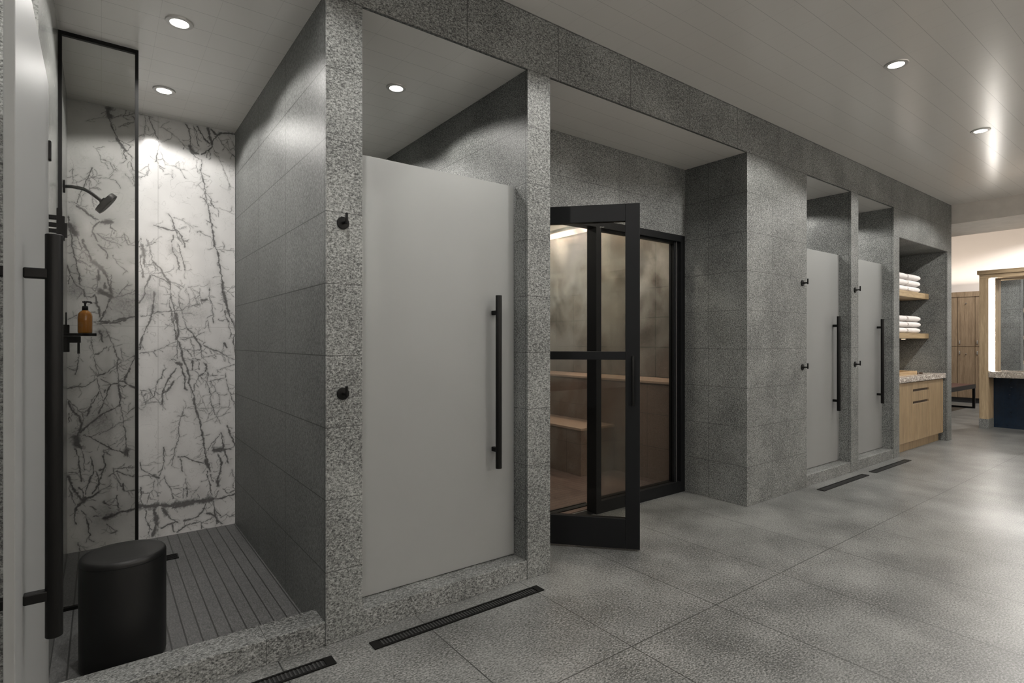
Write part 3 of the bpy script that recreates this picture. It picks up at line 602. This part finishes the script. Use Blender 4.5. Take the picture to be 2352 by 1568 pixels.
hh = MB().cyl((hx2, TK + .028, .868), (hx2, TK + .028, 1.165), .0075, bev=.002).build('handle', BLACK, t, True)
for z in (.885, 1.148): MB().cyl((hx2, TK + .028, z), (hx2, TK, z), .0065).build('standoff', BLACK, hh, True)
for z in (.30, 1.05, 1.80): MB().cyl((-.004, .0, z - .05), (-.004, .0, z + .05), .009).build('hinge', BLACK, t, True)

t = empty('steam_bench', (3.553, 2.95, 0), 'tiered brown tiled bench built along the wall inside the steam room', 'bench')
loc(MB().box(4.0, 2.946, .005, 4.438, 5.398, .872), t).build('upper_tier', S_BENCH, t)
loc(MB().box(3.985, 2.946, .872, 4.438, 5.398, .892, .002), t).build('upper_seat', plain('bench_slab', (.34, .245, .18), .4), t)
loc(MB().box(3.553, 3.69, .005, 3.998, 5.398, .425), t).build('lower_tier', S_BENCH, t)
loc(MB().box(3.545, 3.68, .425, 3.998, 5.398, .447, .002), t).build('lower_seat', bpy.data.materials['bench_slab'], t)

t = empty('steam_floor_drain', (2.05, 3.0, .004), 'black linear drain in the steam room floor just inside the open door', 'drain')
MB().box(0, 0, 0, .95, .07, .002).build('pit', RUBBER, t)
MB().box(0, 0, .002, .95, .012, .006).box(0, .058, .002, .95, .07, .006).build('frame', BLACK, t)

o = tag(MB().box(4.425, 2.96, 2.50, 4.439, 5.39, 2.56).build('cove_light', COVE), 'warm glowing cove light strip along the top of the steam room wall', 'light')

# steam
m, nt, b, out = new_mat('steam'); nt.nodes.remove(b)
vp = N(nt, 'ShaderNodeVolumeScatter'); vp.inputs[0].default_value = (.90, .95, .88, 1); vp.inputs['Anisotropy'].default_value = .2
n = noise(nt, mapping(nt, pos(nt), (0, 0, 0), (1.5, 1.5, 1.0)), 1.7, 4, .55, 1.5)
sz = N(nt, 'ShaderNodeSeparateXYZ'); nt.links.new(pos(nt), sz.inputs[0])
zr = M(nt, 'ADD', M(nt, 'MULTIPLY', M(nt, 'SUBTRACT', sz.outputs[2], .9, clamp=True), 1.3), .3)
dn = M(nt, 'MULTIPLY', M(nt, 'MULTIPLY', M(nt, 'SUBTRACT', n, .49, clamp=True), 11.0), zr)
nt.links.new(dn, vp.inputs['Density']); nt.links.new(vp.outputs[0], out.inputs['Volume'])
tag(MB().box(1.97, 2.95, .01, 3.54, 5.39, .897).box(1.97, 2.95, .897, 4.424, 5.39, 2.605).build('steam', m), 'pale steam drifting inside the steam room', 'steam', kind='stuff')

# ------------------------------------------------------------------ towel niche
NX0, NX1 = 6.95, 8.54
t = empty('towel_cabinet', (NX0, 2.305, 0), 'oak cabinet with two drawers and doors under the towel shelves', 'cabinet')
loc(MB().box(NX0 + .004, 2.33, .105, 8.512, 2.95, .783), t).build('body', OAK, t)
loc(MB().box(NX0 + .004, 2.352, 0, 8.50, 2.90, .105), t).build('plinth', OAK, t)
def front(x0, x1, z0, z1, name): return loc(MB().box(x0, 2.305, z0, x1, 2.329, z1, .0015), t).build(name, OAK, t)
front(NX0 + .006, 7.466, .108, .780, 'door'); front(7.988, 8.510, .108, .780, 'door')
front(7.470, 7.984, .700, .780, 'drawer'); front(7.470, 7.984, .560, .672, 'drawer'); front(7.470, 7.984, .108, .532, 'door')
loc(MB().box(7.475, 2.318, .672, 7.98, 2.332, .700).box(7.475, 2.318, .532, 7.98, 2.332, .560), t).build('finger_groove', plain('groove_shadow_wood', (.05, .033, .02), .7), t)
tag(MB().box(NX0 + .003, 2.283, .79, 8.532, 2.953, .850, .004).build('countertop', GRAN), 'swirled granite countertop on the oak towel cabinet', 'countertop')
for z0, z1, lab in ((1.790, 1.861, 'upper oak shelf carrying white towels in the stone niche'), (1.288, 1.351, 'lower oak shelf carrying white towels in the stone niche')):
    tag(MB().box(NX0 + .002, 2.465, z0, NX1 - .001, 2.953, z1, .002).build('towel_shelf', OAKX), lab, 'shelf', 'oak shelves in the towel niche')
# folded towels
def towel():
    m = MB(); nseg = 40; L, D, Hh = .40, .25, .0735; xs = [0, .006, .018, .04, .10, .2, .3, .36, .382, .394, .40]
    rings = []
    for x in xs:
        e = min(x, L - x); k = min(1, .72 + .28 * math.sin(min(1, e / .04) * math.pi / 2)); ring = []
        for q in range(nseg):
            th = 2 * math.pi * q / nseg; c, s = math.cos(th), math.sin(th)
            y = math.copysign(abs(c) ** .45, c) * D / 2 * (.96 + .04 * k); z = math.copysign(abs(s) ** .75, s) * Hh / 2 * k
            z += .0015 * math.sin(x * 60 + q) * (1 if abs(s) < .9 else .4)
            ring.append(m.bm.verts.new((x, D / 2 + y, Hh / 2 + z)))
        rings.append(ring)
    for a, b2 in zip(rings, rings[1:]):
        for q in range(nseg): m.bm.faces.new((a[q], a[(q + 1) % nseg], b2[(q + 1) % nseg], b2[q]))
    m.bm.faces.new(list(reversed(rings[0]))); m.bm.faces.new(rings[-1])
    return m.build('towel', TOWEL, None, True)
tw = towel(); first = True
for shz, shn in ((1.861, 'upper'), (1.351, 'lower')):
    for sx, sn in ((7.49, 'nearer'), (7.925, 'farther')):
        for k, kn in enumerate(('bottom', 'middle', 'top')):
            o = tw if first else tw.copy()
            if not first: COL.objects.link(o)
            first = False
            o.location = (sx + random.uniform(-.004, .004), 2.49 + random.uniform(-.004, .004), shz + k * (.0755 if shn == 'upper' else .0735) + .0002)
            if shn == 'lower': o.scale = (1, 1, .97)
            tag(o, f'white folded towel at the {kn} of the {sn} stack on the {shn} oak shelf', 'towel', f'folded white towels on the {shn} shelf')
# tray and dish
t = empty('serving_tray', (7.0, 2.42, .8505), 'long pale wooden tray with raised rim lying on the granite countertop', 'tray')
MB().box(0, 0, 0, .98, .42, .012).build('base', TRAYW, t)
MB().box(0, 0, .012, .98, .014, .042, .002).box(0, .406, .012, .98, .42, .052, .002).box(0, .014, .012, .014, .406, .042, .002).box(.966, .014, .012, .98, .406, .042, .002).build('rim', TRAYW, t)
t2 = tag(MB().lathe([(.03, 0), (.05, .004), (.075, .016), (.082, .028), (.078, .028), (.07, .018), (.045, .008)]).build('stone_dish', GRAN, None, True), 'small shallow stone dish beside the right end of the wooden tray', 'dish')
t2.location = (8.17, 2.56, .8505)
for i, (x, y, lab) in enumerate(((8.03, 2.44, 'small dark round tin before the tray, nearer the tray'), (8.11, 2.42, 'small dark round tin before the stone dish, farther from the tray'))):
    if i == 0: o = j0 = MB().lathe([(.018, 0), (.02, .002), (.02, .018), (.017, .021)], 24).build('small_tin', plain('tin_dark', (.06, .035, .02), .4), None, True)
    else: o = j0.copy(); COL.objects.link(o)
    o.location = (x, y, .8505); tag(o, lab, 'tin', 'small tins on the counter')
t = empty('shelf_puck_light', (8.22, 2.64, 1.288), 'small round puck light under the lower oak towel shelf', 'light')
MB().lathe([(.03, -.009), (.032, -.006), (.032, 0)], 24).build('housing', RING, t, True)
MB().lathe([(.022, -.0105), (.022, -.009)], 24).build('lens', emis('puck_lens', (1, .8, .55), 6), t)

# ------------------------------------------------------------------ lockers and bench
LX = 14.2
def locker():
    t = empty('locker', (LX, 0, 0), '', 'locker', 'oak lockers along the far wall')
    W = .286
    MB().box(.02, 0, .098, .50, W, 2.165).build('body', OAKL, t)
    MB().box(.05, 0, 0, .48, W, .098).build('plinth', plain('plinth_dark', (.03, .03, .032), .5), t)
    MB().box(-.012, 0, 2.165, .50, W, 2.268).build('cornice', OAKL, t)
    for z0, z1, hz, kz in ((1.148, 2.160, 1.235, 2.03), (.102, 1.138, 1.02, 1.0)):
        dd = MB().box(0, .004, z0, .019, W - .004, z1, .0015).build('door', OAKL, t)
        MB().cyl((-.012, W - .038, hz - .035), (-.012, W - .038, hz + .035), .011, bev=.004).box(-.012, W - .046, hz - .028, 0, W - .03, hz + .028).build('latch', CHROME, dd, True)
        MB().cyl((0, W / 2, kz), (-.02, W / 2, kz), .008).cyl((-.018, W / 2 - .012, kz), (-.018, W / 2 + .012, kz), .005).build('coat_hook', CHROME, dd, True)
    return t
lk = locker(); lk.location.y = 3.318
lk['label'] = 'oak two-door locker column, the full-width one visible behind the woven bench'
for y, lab in ((3.604, 'oak two-door locker column cut off by the end of the stone wall'), (3.032, 'oak two-door locker column half hidden behind the oak vanity post')):
    o = copy_tree(lk); o.location.y = y; o['label'] = lab

t = empty('locker_bench', (11.3, 3.06, 0), 'low bench with woven brown leather seat and black frame before the lockers', 'bench')
MB().box(0, 0, .375, 1.84, .03, .448, .002).box(0, .41, .375, 1.84, .44, .448, .002).box(0, .03, .375, .03, .41, .448, .002).box(1.81, .03, .375, 1.84, .41, .448, .002).build('frame', BLACK, t)
MB().box(.03, .03, .425, 1.81, .41, .452, .003).build('woven_seat', LEATHER, t)
for x in (.02, 1.78):
    for y in (0, .40): MB().box(x, y, .03, x + .04, y + .04, .375, .002).build('leg', BLACK, t)
    MB().box(x, 0, 0, x + .04, .44, .03, .002).build('foot_rail', BLACK, t)

# ------------------------------------------------------------------ vanity
VX = 10.2; VY1 = 2.337; VY0 = -.40
t = vt = empty('vanity', (VX, VY1, 0), 'oak vanity with tall post, header, glowing vertical light strip and navy tiled base', 'vanity')
for y0, y1 in ((2.234, VY1), (VY0, VY0 + .103)):
    p_ = loc(MB().box(VX, y0, .135, VX + .55, y1, 2.16, .003), t).build('post', OAKV, t)
    loc(MB().box(VX - .003, y0 - .003, 0, VX + .55, y1 + .003, .135, .002), t).build('stone_base', S_CURB_A, p_)
hd = loc(MB().box(VX, VY0, 2.16, VX + .55, VY1, 2.215, .002), t).build('header', OAKVY, t)
loc(MB().box(VX - .02, VY0 - .02, 2.215, VX + .57, VY1 + .02, 2.272, .002), t).build('cap', OAKVY, hd)
for ya, yb, yc, yd in ((2.19, 2.234, 2.192, 2.232), (VY0 + .103, VY0 + .147, VY0 + .105, VY0 + .145)):
    fn = loc(MB().box(VX + .15, ya, .822, VX + .30, yb, 2.16, .001), t).build('side_fin', OAKV, t)
    loc(MB().box(VX + .146, yc, .83, VX + .150, yd, 2.155), t).build('light_strip', LED, fn)
loc(MB().box(VX + .27, VY0 + .104, 0, VX + .50, 2.233, .735), t).build('tiled_base', NAVY, t)
loc(MB().box(VX + .31, VY0 + .104, .822, VX + .55, 2.233, 2.16), t).build('back_panel', OAKV, t)
tag(MB().box(VX + .302, VY0 + .105, .826, VX + .309, 2.232, 2.158).build('mirror', MIRROR), 'large mirror in the oak vanity frame reflecting the stone wall', 'mirror')
tag(MB().box(VX - .005, VY0 + .104, .735, VX + .55, 2.233, .822, .004).build('countertop', GRANV), 'thick swirled granite counter between the oak vanity posts', 'countertop')

# ------------------------------------------------------------------ lights
def spot(x, y, z, power, size=math.radians(150), blend=.22, col=(1, .965, .92), r=.04):
    L = bpy.data.lights.new('lamp', 'SPOT'); L.energy = power; L.spot_size = size; L.spot_blend = blend; L.color = col; L.shadow_soft_size = r
    o = bpy.data.objects.new('lamp', L); COL.objects.link(o); o.location = (x, y, z); return o
def downlight(x, y, z, r, label, group, power, **k):
    t = empty('downlight', (x, y, z), label, 'ceiling light', group)
    m = MB(); m.lathe([(r * .64, -.002), (r * .68, -.007), (r * .96, -.006), (r, -.002), (r, 0), (r * .6, 0)], 40).build('trim_ring', RING, t, True)
    MB().lathe([(r * .64, -.0062), (r * .64, -.003)], 40).build('lens', LENS, t)
    s = spot(x, y, z - .02, power, r=r * .7, **k); s.parent = t; s.location = (0, 0, -.015)
P1, P2, P3 = 105, 32, 16
for i, x in enumerate((-1.44, .37, 2.18, 3.99, 5.80, 7.61)):
    labs = {3: 'round recessed downlight in the main ceiling, the nearer of the two in view', 4: 'round recessed downlight in the main ceiling, the farther of the two in view'}
    if i in labs: downlight(x, 1.32, ZC, .066, labs[i], 'downlights in the main ceiling', P1)
    else: downlight(x, 1.32, ZC, .066, 'added unseen downlight in the main ceiling outside the picture, filling the room with light', 'downlights in the main ceiling outside the picture', P1)
for x in (-1.44, .37, 2.18, 3.99, 5.80, 7.61):  # added unseen rows, put in for ambient and bounced light
    for y in (-.9, -2.9): downlight(x, y, ZC, .066, 'added unseen downlight in the main ceiling outside the picture, filling the room with light', 'downlights in the main ceiling outside the picture', P3)
for x, y, lab in ((.285, 2.873, 'round recessed downlight in the marble shower ceiling, the nearer one'), (.292, 3.70, 'round recessed downlight in the marble shower ceiling, the one near the back wall'),
                  (1.338, 2.88, 'round recessed downlight above the large closed frosted door')):
    downlight(x, y, ZS, .056, lab, 'downlights in the shower stalls', P2)
for x, y in ((1.338, 3.70), (5.30, 2.88), (5.30, 3.70), (6.345, 2.88), (6.345, 3.70)):
    downlight(x, y, ZS, .056, 'round recessed downlight inside a closed shower stall', 'downlights inside the closed stalls', P2)
def area(loc_, rot, sx, sy, power, col):
    L = bpy.data.lights.new('area', 'AREA'); L.shape = 'RECTANGLE'; L.size = sx; L.size_y = sy; L.energy = power; L.color = col
    o = bpy.data.objects.new('area', L); COL.objects.link(o); o.location = loc_; o.rotation_euler = rot; return o
# locker cove (light strip on top of the lockers), steam cove, puck under the shelf; added fill lamps among them
area((14.45, 3.2, 2.32), (math.pi, math.radians(-25), 0), .12, 5.0, 60, (1, .86, .72))
area((4.40, 4.1, 2.55), (0, math.radians(-35), 0), .05, 2.2, 60, (1, .86, .68))
spot(2.6, 3.9, 2.58, 75, math.radians(150), .5, (1, .96, .86))  # added spot without a fixture, brightens the steam from above
spot(3.3, 3.4, 2.58, 46, math.radians(150), .5, (1, .96, .86))  # second added steam room spot, no fixture
spot(9.25, 1.2, 2.73, 110)  # added spot below the bulkhead, no fixture, lifts the vanity front
spot(8.22, 2.64, 1.27, 3.2, math.radians(130), .6, (1, .82, .6), .02)
area((3.5, -4.2, 2.3), (math.pi, math.radians(0), 0), 11, .2, 400, (1, .95, .88))  # added unseen uplight that brightens the main ceiling
for x in (11.5, 13.2):
    spot(x, 2.0, 3.7, 210)  # added unseen spots without fixtures, brighten the lockers

W = bpy.data.worlds.new('World'); SC.world = W; W.use_nodes = True
W.node_tree.nodes['Background'].inputs[0].default_value = (.97, .98, 1, 1)
W.node_tree.nodes['Background'].inputs[1].default_value = .22

# ------------------------------------------------------------------ camera
cam = bpy.data.cameras.new('camera'); co = bpy.data.objects.new('camera', cam); COL.objects.link(co)
cam.sensor_width = 36; cam.sensor_fit = 'HORIZONTAL'; cam.lens = F * 36 / 2352; cam.clip_start = .02; cam.clip_end = 100
co.location = (0, 0, H); co.rotation_euler = (math.pi / 2, 0, -TH)
SC.camera = co
SC.view_settings.view_transform = 'Standard'; SC.view_settings.look = 'None'
SC.view_settings.exposure = 0.0; SC.view_settings.gamma = 1; SC.view_settings.use_curve_mapping = False
